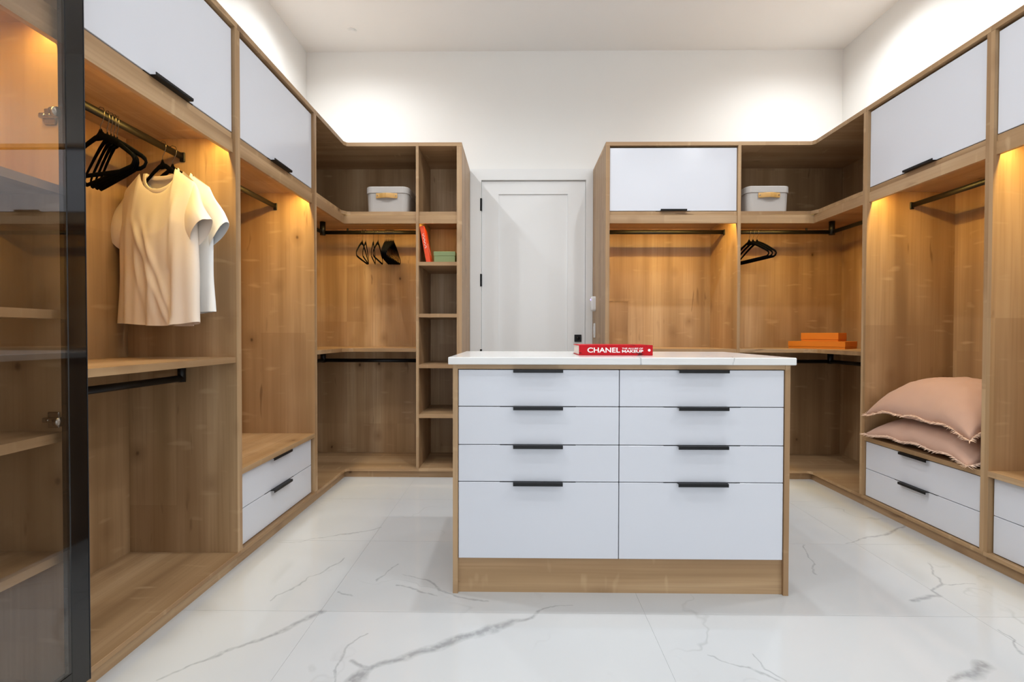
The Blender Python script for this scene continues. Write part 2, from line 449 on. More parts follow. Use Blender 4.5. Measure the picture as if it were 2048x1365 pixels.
def rail(fr, parent, u0, u1, d, z=1.80):
    p, q = fr.xy(u0, d), fr.xy(u1, d)
    o = wtube('hanging_rail', parent, M_RAIL, [(*p, z), (*q, z)], 0.0155, 0.0078)
    for u, w in ((u0, 0.008), (u1, -0.008)):
        fr.box('rail_bracket', o, M_BLACK, u, u + w, d - 0.011, d + 0.011, z - 0.022, z + 0.019, bev=0.002, seg=1)
    return o

def pipe(fr, parent, u0, u1, d, z=0.836, posts=()):
    p, q = fr.xy(u0, d), fr.xy(u1, d)
    o = wtube('hanging_rail', parent, M_BLACK, [(*p, z), (*q, z)], 0.014, n=14)
    for u in posts:
        c = fr.xy(u, d)
        wtube('rail_bracket', o, M_BLACK, [(*c, z - 0.016), (*c, ZM0)], 0.0155, n=14)
    return o

def led(fr, parent, u0, u1, d=0.040, z=ZS0, w=None):
    """warm strip light under the shelf, tucked behind the fascia"""
    st = fr.box('led_strip', parent, M_LEDM, u0 + 0.01, u1 - 0.01, d - 0.004, d + 0.004, z - 0.004, z)
    ld = bpy.data.lights.new('led_light', 'AREA'); ld.shape = 'RECTANGLE'
    L = abs(u1 - u0) - 0.03
    ld.size = L if fr.k in 'FI' else 0.012; ld.size_y = 0.012 if fr.k in 'FI' else L
    ld.energy = LED_W_PER_M * L if w is None else w
    ld.color = LED_COL
    lo = bpy.data.objects.new('led_light', ld); col.objects.link(lo)
    lo.parent = st; lo.location = (0, 0, -0.006)
    return st

def carcass(fr, name, label, u0, u1, back, cat='wardrobe', ends=(True, True), tl=T, tr=T, plinth=True):
    x, y = fr.xy((u0 + u1) / 2, back / 2)
    t = thing(name, label, cat, (x, y, 0))
    wh = fr.wh
    i0 = u0 + tl if ends[0] else u0
    i1 = u1 - tr if ends[1] else u1
    if ends[0]: fr.box('side_panel', t, WZ, u0, u0 + tl, 0, back + T, ZB1, ZT0)
    if ends[1]: fr.box('side_panel', t, WZ, u1 - tr, u1, 0, back + T, ZB1, ZT0)
    fr.box('back_panel', t, WZ, i0, i1, back, back + T, ZB1, ZT0)
    fr.box('top_panel', t, wh, u0, u1, -0.001, back + T, ZT0, ZT1, bev=0.001, seg=1)
    fr.box('bottom_panel', t, wh, u0, u1, -0.002, back + T, ZB0, ZB1, bev=0.0015, seg=1)
    if plinth: fr.box('plinth', t, wh, u0, u1, 0.015, 0.033, 0, ZB0)
    return t, i0, i1

def upper(fr, t, i0, i1, back, fascia=True, light=True, door=True, d=0.012):
    fr.box('upper_shelf', t, fr.wh, i0, i1, d + 0.005, back, ZS0, ZS1)
    if fascia: fr.box('fascia', t, fr.wh, i0, i1, d, d + T, ZF0, ZS0 - 0.002)
    if light: led(fr, t, i0, i1)
    if door: flip_door(fr, t, i0, i1)

# ------------------------------------------------------------------ room shell
fl = wbox('floor', None, M_GROUT, WL, WR, WB, WF, -0.12, -0.0012); tag(fl, kind='structure')
TX, TY, J = 1.2, 0.6, 0.0005
x_edges = [-0.729 + TX * k for k in range(-1, 4)]
y_edges = [1.74 + TY * k for k in range(-7, 5)]
for xa in x_edges:
    for ya in y_edges:
        a0, a1 = max(xa, WL), min(xa + TX, WR); b0, b1 = max(ya, WB), min(ya + TY, WF)
        if a1 - a0 < 0.02 or b1 - b0 < 0.02: continue
        wbox('tile', fl, tile_marble(a0, a1, b0, b1), a0 + J, a1 - J, b0 + J, b1 - J, -0.010, 0.0)
tag(wbox('ceiling', None, M_CEIL, WL - 0.1, WR + 0.1, WB - 0.1, WF + 0.1, CEIL, CEIL + 0.1), kind='structure')
tag(wbox('wall_left', None, M_WALL, WL - 0.1, WL, WB - 0.1, WF + 0.1, 0, CEIL), kind='structure')
tag(wbox('wall_right', None, M_WALL, WR, WR + 0.1, WB - 0.1, WF + 0.1, 0, CEIL), kind='structure')
DX0, DX1, DZ = -0.302, 0.564, 2.308
def multi(name, mat, boxes):
    bm = bmesh.new()
    for b in boxes: box_bm(bm, *b)
    return link(name, bm_mesh(bm, name), mat)
tag(multi('wall_far', M_WALL, [(WL, DX0, WF, WF + 0.1, 0, CEIL), (DX1, WR, WF, WF + 0.1, 0, CEIL), (DX0, DX1, WF, WF + 0.1, DZ, CEIL)]), kind='structure')
# unseen rear wall, wide opening added to let the world light in as fill
OX0, OX1, OZ = -0.7, 1.6, 2.5
tag(multi('wall_rear', M_WALL, [(WL, OX0, WB - 0.1, WB, 0, CEIL), (OX1, WR, WB - 0.1, WB, 0, CEIL), (OX0, OX1, WB - 0.1, WB, OZ, CEIL)]), kind='structure')

dr = thing('door_1', 'white shaker panel door with black hinges and black square lock', 'door', ((DX0 + DX1) / 2, WF, 0))
del dr['category']; tag(dr, kind='structure')
Yd = WF + 0.012
wbox('door_slab', dr, M_DOORW, DX0 + 0.003, DX1 - 0.003, Yd + 0.010, Yd + 0.04, 0.008, DZ - 0.004)
ST = 0.142
for nm, a, b, c, d in (('stile', DX0 + 0.003, DX0 + ST, 0.008, DZ - 0.004), ('stile', DX1 - ST - 0.006, DX1 - 0.003, 0.008, DZ - 0.004),
                       ('door_rail', DX0 + ST, DX1 - ST - 0.006, DZ - 0.112, DZ - 0.004), ('door_rail', DX0 + ST, DX1 - ST - 0.006, 0.008, 0.22)):
    wbox(nm, dr, M_DOORW, a, b, Yd, Yd + 0.011, c, d)
for z in (2.105, 1.479, 0.853, 0.25):
    h = wbox('hinge', dr, M_BLACK, DX0 - 0.010, DX0 + 0.006, WF - 0.012, Yd + 0.002, z - 0.052, z + 0.052, bev=0.002, seg=1)
lk = wbox('lock_rose', dr, M_BLACK, 0.474, 0.532, Yd - 0.012, Yd, 0.968, 1.028, bev=0.002, seg=1)
wtube('lock_cylinder', lk, M_BLACK, [(0.503, Yd - 0.016, 0.998), (0.503, Yd - 0.011, 0.998)], 0.014, n=16)
tr = thing('trim_1', 'flat white door casing around the shaker door', 'trim', ((DX0 + DX1) / 2, WF, 0)); del tr['category']; tag(tr, kind='structure')
wbox('casing', tr, M_DOORW, -0.395, DX0 - 0.001, WF - 0.008, WF, 0, DZ + 0.09)
wbox('casing', tr, M_DOORW, DX1 + 0.001, 0.621, WF - 0.008, WF, 0, DZ + 0.09)
wbox('casing', tr, M_DOORW, DX0 - 0.001, DX1 + 0.001, WF - 0.008, WF, DZ, DZ + 0.09)

# ------------------------------------------------------------------ left run
# glass-door cabinet
t, i0, i1 = carcass(FL, 'display_cabinet', 'oak shelf cabinet behind a tall smoked glass door, beside the hanging shirts', 0.411, 1.311, BL, 'cabinet')
upper(FL, t, i0, i1, BL, door=False)
for z0, z1 in ((1.412, 1.435), (1.070, 1.094), (0.733, 0.759), (0.402, 0.425)):
    FL.box('shelf', t, WY, i0, i1, 0.022, BL, z0, z1)
dg = FL.box('glass_door', t, M_FRAME, 1.261, 1.316, -0.024, -0.002, 0.052, 2.386, bev=0.002, seg=1)
dg['label'] = 'tall smoked glass door with glossy black frame'
FL.box('frame_stile', dg, M_FRAME, 0.415, 0.470, -0.024, -0.002, 0.052, 2.386, bev=0.002, seg=1)
FL.box('frame_rail', dg, M_FRAME, 0.470, 1.261, -0.024, -0.002, 0.052, 0.107)
FL.box('frame_rail', dg, M_FRAME, 0.470, 1.261, -0.024, -0.002, 2.331, 2.386)
FL.box('glass_pane', dg, M_GLASS, 0.470, 1.261, -0.0225, -0.0185, 0.107, 2.331)
FL.box('edge_strip', dg, plain('edge_strip_grey', lin(62, 64, 68), 0.3, 0.5), 1.3162, 1.3182, -0.024, -0.002, 0.052, 2.386)
for zc in (1.622, 0.792):
    h = FL.box('hinge', dg, M_STEEL, 1.279, 1.292, 0.004, 0.070, zc - 0.007, zc + 0.007, bev=0.003, seg=2)
    FL.box('mounting_plate', h, M_STEEL, 1.287, 1.2928, 0.030, 0.062, zc - 0.022, zc + 0.022, bev=0.002, seg=1)
    x, y = FL.xy(1.262, 0)
    wtube('hinge_cup', h, M_STEEL, [(x + 0.002, y, zc), (x - 0.012, y, zc)], 0.013, n=18)
    FL.box('hinge_arm', h, M_STEEL, 1.262, 1.288, 0.004, 0.016, zc - 0.009, zc + 0.009, bev=0.002, seg=1)
    for dd in (0.038, 0.054):
        xx, yy = FL.xy(1.279, dd)
        wtube('screw', h, M_STEEL, [(xx, yy + 0.001, zc), (xx, yy - 0.0015, zc)], 0.0035, n=8)

# hanging bay with the shirts
RLX = 1.46 - 1.23
t, i0, i1 = carcass(FL, 'hanging_wardrobe', 'oak hanging bay with the shirts and a half-height shelf', 1.311, 2.084, BL)
upper(FL, t, i0, i1, BL)
FL.box('mid_shelf', t, WY, i0, i1, 0.004, BL, ZM0, ZM1)
rail(FL, t, i0, i1, RLX)
pipe(FL, t, i0 + 0.002, i1 - 0.012, RLX, posts=(i1 - 0.02, i0 + 0.04))

# long hanging bay over two drawers
t, i0, i1 = carcass(FL, 'drawer_wardrobe', 'oak long-hanging bay above two white drawers, left wall', 2.084, 2.883, BL)
upper(FL, t, i0, i1, BL)
FL.box('bench_top', t, WY, i0, i1, 0.002, BL, 0.400, 0.425)
drawers(FL, t, i0 + 0.002, i1 - 0.010, [(0.069, 0.233), (0.236, 0.397)], rec=0.020)
rail(FL, t, i0, i1, RLX + 0.004)

# ------------------------------------------------------------------ left corner (L-shaped)
def corner(sgn, name, label, run_x, back_x, near_y, part_x0, part_x1, pipe_z=0.829):
    """sgn -1: left corner, +1: right corner.  run_x front plane of the side run, back_x its back panel face"""
    t = thing(name, label, 'wardrobe', ((run_x + back_x) / 2, (YF + 3.85) / 2, 0))
    inner = part_x0 if sgn < 0 else part_x1
    bx = back_x + sgn * T
    yb = YF + BF + T
    c = 0.026
    def poly(dx=0.0, ch=c):
        """dx: setback of the front edges"""
        fx, fy = run_x + sgn * dx, YF + dx
        return [(bx, near_y + T), (fx, near_y + T), (fx, fy - ch), (fx - sgn * ch * 0.5, fy - ch * 0.13), (fx - sgn * ch, fy), (inner, fy), (inner, yb), (bx, yb)]
    wbox('side_panel', t, WZ, run_x, bx, near_y, near_y + T, ZB1, ZT0)
    wbox('side_panel', t, WZ, part_x0, part_x1, YF, yb, ZB1, ZT0)
    wbox('back_panel', t, WZ, back_x, inner, YF + BF, yb, ZB1, ZT0)
    wbox('back_panel', t, WZ, back_x, bx, near_y + T, yb, ZB1, ZT0)
    top = poly(-0.001); top[0] = (bx, near_y); top[1] = (run_x - sgn * -0.001 * -1, near_y)
    top = [(bx, near_y), (run_x + sgn * -0.001, near_y)] + poly(-0.001)[2:5] + [(part_x1 if sgn < 0 else part_x0, YF - 0.001), (part_x1 if sgn < 0 else part_x0, yb), (bx, yb)]
    prism('top_panel', t, WX, top, ZT0, ZT1)
    bot = [(bx, near_y), (run_x + sgn * -0.002, near_y)] + poly(-0.002)[2:5] + [(part_x1 if sgn < 0 else part_x0, YF - 0.002), (part_x1 if sgn < 0 else part_x0, yb), (bx, yb)]
    prism('bottom_panel', t, WX, bot, ZB0, ZB1)
    pf = part_x1 if sgn < 0 else part_x0
    wbox('plinth', t, WY, run_x + sgn * 0.015, run_x + sgn * 0.033, near_y, YF + 0.015, 0, ZB0)
    wbox('plinth', t, WX, run_x + sgn * 0.033, pf, YF + 0.015, YF + 0.033, 0, ZB0)
    prism('upper_shelf', t, WX, poly(0.015, 0.05), ZS0, ZS1)
    wbox('fascia', t, WY, run_x + sgn * 0.012, run_x + sgn * 0.030, near_y + T, YF + 0.012, ZF0, ZS0 - 0.002)
    wbox('fascia', t, WX, run_x + sgn * 0.030, inner, YF + 0.012, YF + 0.030, ZF0, ZS0 - 0.002)
    prism('mid_shelf', t, WX, poly(0.004, 0.06), ZM0, ZM1)
    a, b = sorted((run_x + sgn * 0.05, inner))
    led(FF, t, a, b)
    led(FL if sgn < 0 else FR, t, near_y + T, YF + 0.02)
    rx, ry = (run_x + sgn * 0.25 if sgn < 0 else 2.355), 3.60
    # upper oval rails meeting at a drop post
    r = wtube('hanging_rail', t, M_RAIL, [(rx, ry, 1.80), (inner, ry, 1.80)], 0.0145, 0.0078)
    wbox('rail_bracket', r, M_BLACK, inner, inner + sgn * 0.008, ry - 0.011, ry + 0.011, 1.778, 1.819)
    wtube('rail_clip', r, M_BLACK, [(rx - sgn * 0.19, ry, 1.810), (rx - sgn * 0.19, ry, 1.830)], 0.007, n=8)
    wtube('drop_post', r, M_BLACK, [(rx, ry, 1.780), (rx, ry, ZS0)], 0.0205, n=16)
    r = wtube('hanging_rail', t, M_RAIL, [(rx, ry, 1.80), (rx, near_y + T, 1.80)], 0.0145, 0.0078)
    wbox('rail_bracket', r, M_BLACK, rx - 0.011, rx + 0.011, near_y + T, near_y + T + 0.008, 1.778, 1.819)
    # lower round rails
    r = wtube('hanging_rail', t, M_BLACK, [(rx, ry, pipe_z), (inner, ry, pipe_z)], 0.014, n=14)
    wtube('drop_post', r, M_BLACK, [(rx, ry, pipe_z - 0.016), (rx, ry, ZM0)], 0.0205, n=16)
    wtube('hanging_rail', t, M_BLACK, [(rx, ry, pipe_z), (rx, near_y + T, pipe_z)], 0.014, n=14)
    return t

corner(-1, 'corner_wardrobe', 'oak L-shaped corner wardrobe next to the narrow cubby tower', XL, -1.71, 2.883, -0.724, -0.705)

# cubby column beside the door
t = thing('cubby_tower', 'narrow oak tower of open cubbies left of the white door', 'shelf unit', (-0.55, YF + 0.25, 0))
cx0, cx1 = -0.705, -0.433
FF.box('end_panel', t, WZ, cx1, -0.397, 0, WF - YF - 0.009, 0, ZT0)
FF.box('back_panel', t, WZ, cx0, cx1, BF, BF + T, ZB1, ZT0)
FF.box('top_panel', t, WX, cx0, -0.397, -0.001, WF - YF - 0.009, ZT0, ZT1, bev=0.001, seg=1)
FF.box('bottom_panel', t, WX, cx0, cx1, -0.002, BF + T, ZB0, ZB1)
FF.box('plinth', t, WX, cx0, cx1, 0.015, 0.033, 0, ZB0)
upper(FF, t, cx0, cx1, BF, door=False, light=False)
led(FF, t, cx0, cx1, w=0.35)
for zt in (1.545, 1.176, 0.812, 0.455):
    FF.box('shelf', t, WX, cx0, cx1, 0.003, BF, zt - 0.026, zt)

# ------------------------------------------------------------------ far right bay
t = thing('tall_wardrobe', 'oak hanging bay with a white flip door right of the white door', 'wardrobe', (1.09, YF + 0.25, 0))
rx0, rx1 = 0.622, 1.552
FF.box('end_panel', t, WZ, rx0, rx0 + 0.028, 0, WF - YF - 0.009, 0, ZT0)
i0, i1 = rx0 + 0.028, rx1
FF.box('back_panel', t, WZ, i0, i1, BF, BF + T, ZB1, ZT0)
FF.box('top_panel', t, WX, rx0, rx1, -0.001, WF - YF - 0.009, ZT0, ZT1, bev=0.001, seg=1)
FF.box('bottom_panel', t, WX, i0, i1, -0.002, BF + T, ZB0, ZB1)
FF.box('plinth', t, WX, i0, i1, 0.015, 0.033, 0, ZB0)
upper(FF, t, i0, i1, BF)
FF.box('mid_shelf', t, WX, i0, i1, 0.004, BF, ZM0, ZM1)
rail(FF, t, i0, i1, 0.215)
FF.box('access_hatch', t, WZ, i0 + 0.002, 0.888, BF - 0.014, BF, ZM1 + 0.001, 1.292, bev=0.001, seg=1)
FF.box('hatch_frame', t, WX, i0 + 0.001, 0.892, BF - 0.009, BF, 1.294, 1.300)
pipe(FF, t, i0 + 0.01, i1 - 0.01, 0.215, posts=(i0 + 0.04, i1 - 0.04))

corner(1, 'corner_wardrobe', 'oak L-shaped corner wardrobe holding the orange boxes', XR, 2.60, 2.882, 1.552, 1.573)

# ------------------------------------------------------------------ right run
RRX = 0.262
t, i0, i1 = carcass(FR, 'drawer_wardrobe', 'oak bay with pillows on its bench above two white drawers', 2.131, 2.882, BR)
upper(FR, t, i0, i1, BR)
FR.box('bench_top', t, WY, i0, i1, 0.002, BR, 0.397, 0.421)
drawers(FR, t, i0 + 0.010, i1 - 0.003, [(0.069, 0.229), (0.232, 0.392)], rec=0.010, lip=0.175, plate=0.27)
rail(FR, t, i0, i1, RRX)
t, i0, i1 = carcass(FR, 'drawer_wardrobe', 'nearest oak bay at the right edge, white drawers below its bench', 1.36, 2.131, BR)
upper(FR, t, i0, i1, BR)
FR.box('bench_top', t, WY, i0, i1, -0.004, BR, 0.405, 0.430)
drawers(FR, t, i0 + 0.003, i1 - 0.006, [(0.069, 0.233), (0.236, 0.398)], rec=0.020, lip=0.175, plate=0.27)
rail(FR, t, i0, i1, RRX)

# ------------------------------------------------------------------ island
t = thing('drawer_island', 'oak island with eight white drawers and black edge pulls', 'island', (0.407, 2.185, 0))
IX0, IX1 = -0.255, 1.069
FI.box('side_panel', t, WZ, IX0, IX0 + 0.020, 0, 0.635, 0, 0.911)
FI.box('side_panel', t, WZ, IX1 - 0.020, IX1, 0, 0.635, 0, 0.911)
FI.box('top_rail', t, WX, IX0 + 0.020, IX1 - 0.020, 0.002, 0.632, 0.893, 0.911)
FI.box('back_panel', t, WX, IX0 + 0.020, IX1 - 0.020, 0.612, 0.632, 0.0, 0.893)
FI.box('kick_board', t, WX, IX0 + 0.020, IX1 - 0.020, 0.012, 0.030, 0, 0.137)
FI.box('inner_body', t, M_DARK, IX0 + 0.022, IX1 - 0.022, 0.030, 0.60, 0.139, 0.888)
rows = [(0.1395, 0.4435), (0.4465, 0.5905), (0.5935, 0.7425), (0.7455, 0.8895)]
for u0, u1, uc in ((IX0 + 0.022, 0.4005, 0.081), (0.4035, IX1 - 0.022, 0.728)):
    for z0, z1 in rows:
        d = FI.box('drawer', t, M_WHITE, u0, u1, 0.005, 0.023, z0, z1, bev=0.0012, seg=1)
        edge_pull(FI, d, uc, 0.005, z1 + 0.0005)
ct = wbox('countertop', None, M_COUNTER, -0.272, 1.085, 1.855, 2.517, 0.911, 0.940, bev=0.003, seg=2)
tag(ct, 'white veined stone countertop on the drawer island', 'countertop')

# ------------------------------------------------------------------ red book on the island
def book_red():
    L, D, H = 0.314, 0.215, 0.0445
    b = thing('coffee_table_book', 'thick red book with white spine lettering lying on the countertop', 'book', (0.263 + L / 2, 2.03 + D / 2, 0.940), rz=-0.004)
    def lb(nm, par, mat, x0, x1, y0, y1, z0, z1, bev=0.0):
        bm = bmesh.new(); box_bm(bm, x0, x1, y0, y1, z0, z1)
        if bev: bmesh.ops.bevel(bm, geom=bm.edges[:], offset=bev, segments=2, affect='EDGES')
        return link(nm, bm_mesh(bm, nm), mat, par)
    lb('cover', b, M_RED, -L / 2, L / 2, -D / 2 + 0.002, D / 2, 0, 0.0032, 0.0008)
    lb('cover', b, M_RED, -L / 2, L / 2, -D / 2 + 0.002, D / 2, H - 0.0032, H, 0.0008)
    sp = lb('spine', b, M_RED, -L / 2, L / 2, -D / 2, -D / 2 + 0.0035, 0, H, 0.0010)
    lb('page_block', b, M_PAGES, -L / 2 + 0.004, L / 2 - 0.004, -D / 2 + 0.0035, D / 2 - 0.004, 0.0032, H - 0.0032)
    def text(s, x, z, h, w, bold=0.0):
        cu = bpy.data.curves.new('lettering', 'FONT'); cu.body = s; cu.size = 1.0; cu.extrude = 0.0; cu.offset = bold
        o = bpy.data.objects.new('tmp', cu); col.objects.link(o); bpy.context.view_layer.update()
        me = bpy.data.meshes.new_from_object(o.evaluated_get(bpy.context.evaluated_depsgraph_get()))
        bpy.data.objects.remove(o)
        xs = [v.co.x for v in me.vertices]; ys = [v.co.y for v in me.vertices]
        sx = w / (max(xs) - min(xs)); sz = h / (max(ys) - min(ys)); mx, my = min(xs), min(ys)
        for v in me.vertices:
            v.co = ((v.co.x - mx) * sx, 0.0, (v.co.y - my) * sz)
        me.materials.clear()
        link('spine_lettering', me, M_INKW, sp, (x, -D / 2 - 0.0005, z))
    text('CHANEL', -L / 2 + 0.036, 0.0125, 0.0215, 0.139, 0.02)
    text('THE ALLURE OF', -L / 2 + 0.183, 0.0265, 0.0072, 0.089, 0.015)
    text('MAKEUP', -L / 2 + 0.183, 0.0125, 0.0115, 0.090, 0.03)
    bm = bmesh.new()
    bmesh.ops.create_circle(bm, cap_ends=True, segments=20, radius=0.0056, matrix=Matrix.Translation((L / 2 - 0.0155, -D / 2 - 0.0005, 0.023)) @ Matrix.Rotation(math.pi / 2, 4, 'X'))
    link('spine_dot', bm_mesh(bm, 'dot'), M_INKW, sp)
book_red()

# ------------------------------------------------------------------ hangers
def hanger_meshes():
    bm = bmesh.new()
    half = [(0.0, -0.078), (0.03, -0.085), (0.07, -0.101), (0.12, -0.126), (0.165, -0.151), (0.195, -0.168), (0.211, -0.181), (0.215, -0.192), (0.207, -0.204), (0.190, -0.210)]
    path = [(x, 0, z) for x, z in half] + [(0.10, 0, -0.211), (0, 0, -0.211), (-0.10, 0, -0.211)] + [(-x, 0, z) for x, z in half[::-1][:-1]]
    sc = [1.25 - 0.45 * min(1, abs(p[0]) / 0.2) if p[2] > -0.2 else 0.85 for p in path]
    tube_bm(bm, path, 0.0030, 0.0092, closed=True, n=8, up=Vector((0, 1, 0)), scales=sc)
    # neck gusset
    tube_bm(bm, [(0, 0, -0.054), (0, 0, -0.064), (0, 0, -0.078), (0, 0, -0.094)], 0.0035, 0.03, n=8, up=Vector((0, 1, 0)), scales=[0.2, 0.4, 0.95, 0.6])
    body = bm_mesh(bm, 'hanger_body')
    bm = bmesh.new()
    hk = [(0, -0.060), (0, -0.042), (0.010, -0.030), (0.0185, -0.014), (0.0205, 0.004), (0.0155, 0.0165), (0, 0.0222), (-0.0155, 0.0165), (-0.0205, 0.004), (-0.0195, -0.006)]
    tube_bm(bm, [(x, 0, z) for x, z in hk], 0.0013, n=6, up=Vector((0, 1, 0)))
    hook = bm_mesh(bm, 'hanger_hook')
    for me, m in ((body, M_VELVET), (hook, M_CHROME)):
        me.materials.append(m)
        for f in me.polygons: f.use_smooth = True
    return body, hook
HB, HH = hanger_meshes()
def hanger(x, y, z, rz, label, group=None, tilt=0.0, narrow=1.0):
    h = thing('clothes_hanger', label, 'hanger', (x, y, z), rz, group)
    h.rotation_euler = (0, tilt, rz)
    link('shoulder_frame', HB, None, h).scale.x = narrow; link('hook', HH, None, h)
    return h

RZ = 1.80
G3 = 'empty black hangers bunched at the left'
for k, (y, a) in enumerate(((1.655, -16), (1.682, -31), (1.697, -33), (1.711, -34), (1.724, -35))):
    lab = ('black velvet hanger nearest the glass door, set apart from its bunch' if k == 0 else 'empty black velvet hanger in the bunch left of the shirts')
    hanger(-1.46, y, RZ, math.radians(a), lab, G3)
SH1 = (-1.46, 1.945, RZ, math.radians(-17)); SH2 = (-1.455, 1.995, RZ, math.radians(-9))
hanger(*SH1, 'black velvet hanger carrying the cream shirt', narrow=0.68)
hanger(*SH2, 'black velvet hanger carrying the white shirt', narrow=0.68)
GL_ = 'empty black hangers on the far left rail'
for k, (px, a) in enumerate(((-1.178, 97), (-1.152, 102), (-1.094, 103), (-1.058, 97))):
    hanger(px, 3.60, RZ, math.radians(a), 'thin black hanger in the loose row %s' % ('at its left end, farthest from the cubbies', 'second from the left end', 'second from the dense black bunch', 'nearest the dense black bunch')[k], GL_)
for k in range(9):
    hanger(-1.004 + 0.0080 * k, 3.60, RZ, math.radians(98 - 0.9 * k), 'black velvet hanger in the dense bunch near the orange book', 'dense bunch of black hangers')
for k, px in enumerate((1.738, 1.767, 1.797)):
    hanger(px, 3.60, RZ, math.radians(-(80 + 1.0 * k)), 'black velvet hanger below the right storage bin, %s' % ('left of three', 'middle of three', 'right of three')[k], 'three hangers on the far right rail')

# ------------------------------------------------------------------ shirts
def tee(name, label, loc, rz, mat, seed, hem=-0.73, fold=1.0, flat=1.0):
    t = thing(name, label, 'shirt', loc, rz, None)
    ns, nt_ = 56, 60
    NX, NZ0 = 0.098, -0.106
    def ztop(x, front):
        ax = abs(x)
        if ax < NX:
            k = math.sqrt(max(0.0, 1 - (ax / NX) ** 2))
            return NZ0 - (0.086 if front else 0.024) * k ** 0.9
        return NZ0 - (ax - NX) / (0.215 - NX) * 0.062
    def fy(x, z, s, tt, front):
        D = flat * (0.020 + 0.038 * min(1, tt * 3.0) ** 0.7)
        d = D * max(0.0, 1 - abs(s) ** 2.4) ** 0.55
        g = 0.0
        if front:
            for (x0, z0, x1, z1, w, a) in ((-0.125, -0.26, 0.135, -0.80, 0.013, 0.010), (-0.075, -0.26, 0.165, -0.80, 0.012, 0.009), (-0.10, -0.38, 0.0, -0.82, 0.011, 0.007),
                                           (0.0, -0.52, 0.06, -0.84, 0.011, 0.006), (0.14, -0.20, 0.11, -0.50, 0.014, 0.005), (-0.19, -0.30, -0.195, -0.8, 0.016, 0.006)):
                vx, vz = x1 - x0, z1 - z0; L = vx * vx + vz * vz
                q = max(0, min(1, ((x - x0) * vx + (z - z0) * vz) / L))
                dd = math.hypot(x - x0 - q * vx, z - z0 - q * vz)
                e = min(1.0, q / 0.3); e = e * e * (3 - 2 * e)
                g += a * math.exp(-(dd / w) ** 2) * e
        w_ = 0.011 * tt ** 2 * math.sin(x * 46 + seed) + 0.006 * tt * math.sin(x * 85 + 2 * seed) + 0.004 * noise.noise((x * 12, z * 7, seed))
        edge = max(0.0, 1 - abs(s) ** 4)
        return (-d - (g * fold) - w_ * edge) if front else (0.85 * d - w_ * edge * 0.8)
    def bend(me_or_bm):
        # the right side swings towards the room, so it reads narrower
        for v in me_or_bm.verts:
            if v.co.x > 0.075:
                e = v.co.x - 0.075
                v.co.x = 0.075 + e * 0.86; v.co.y -= e * 0.16
    bm = bmesh.new()
    grids = []
    for front in (True, False):
        g = []
        for j in range(nt_ + 1):
            tt = j / nt_; row = []
            for i in range(ns + 1):
                s = -1 + 2 * i / ns
                xt = s * 0.219
                x = s * (0.219 + 0.031 * tt ** 0.6 + 0.006 * math.sin(tt * 9 + seed + s * 2) * tt)
                z0 = ztop(xt, front); z1 = hem - 0.012 * math.sin(x * 9 + seed) + 0.010 * s
                z = z0 + (z1 - z0) * tt
                row.append(bm.verts.new((x, fy(x, z, s, tt, front), z)))
            g.append(row)
        for j in range(nt_):
            for i in range(ns):
                q = (g[j][i], g[j][i + 1], g[j + 1][i + 1], g[j + 1][i])
                bm.faces.new(q if front else q[::-1])
        grids.append(g)
    bmesh.ops.remove_doubles(bm, verts=bm.verts[:], dist=0.0008)
    bend(bm); me = bpy.data.meshes.new('body'); bm.to_mesh(me); bm.free()
    link('body', me, mat, t, smooth=True)
    # collar rib following the neck opening
    path = []
    for i in range(49):
        a = 2 * math.pi * i / 48
        x = NX * math.sin(a); front = math.cos(a) > 0
        z = ztop(x * 0.999, front) + 0.003
        y = -0.018 * math.cos(a) if front else -0.012 * math.cos(a)
        path.append((x, y - 0.002, z))
    bm = bmesh.new(); tube_bm(bm, path[:-1], 0.0030, 0.0095, closed=True, n=10, up=Vector((0, 1, 0))); bend(bm)
    link('collar', bm_mesh(bm, 'collar'), mat, t, smooth=True)
    # sleeves
    for sg in (-1, 1):
        bm = bmesh.new(); rings = []
        K, R = 18, 28
        for k in range(K + 1):
            u = k / K
            c = Vector((sg * (0.150 + 0.122 * u ** 0.95), 0, -0.228 - 0.142 * u ** 1.05))
            dirv = Vector((sg * 0.64, 0, -0.77)).normalized()
            perp = Vector((dirv.z, 0, -dirv.x))
            major = 0.088 - 0.012 * u; minor = flat * (0.016 + 0.020 * u)
            ring = []
            for r in range(R):
                a = 2 * math.pi * r / R
                wob = 1 + 0.07 * u * math.sin(3 * a + seed + sg) + 0.03 * u * math.sin(5 * a + 7 * u)
                p = c + perp * math.cos(a) * major * wob + Vector((0, 1, 0)) * math.sin(a) * minor * wob
                p.y += 0.006 * math.sin(u * 6 + seed)
                if u > 0.9: p += dirv * 0.006 * math.sin(2 * a + seed)
                ring.append(bm.verts.new(p))
            rings.append(ring)
        for k in range(K):
            for r in range(R):
                bm.faces.new((rings[k][r], rings[k][(r + 1) % R], rings[k + 1][(r + 1) % R], rings[k + 1][r]))
        bend(bm); link('sleeve', bm_mesh(bm, 'sleeve'), mat, t, smooth=True)
    return t
tee('t_shirt', 'cream cotton t-shirt hanging in front of the white one', SH1[:3], SH1[3], M_TEEC, 0.7)
tee('t_shirt', 'white cotton t-shirt hanging behind the cream one', SH2[:3], SH2[3], M_TEEW, 2.9, hem=-0.70, fold=0.5, flat=0.6)

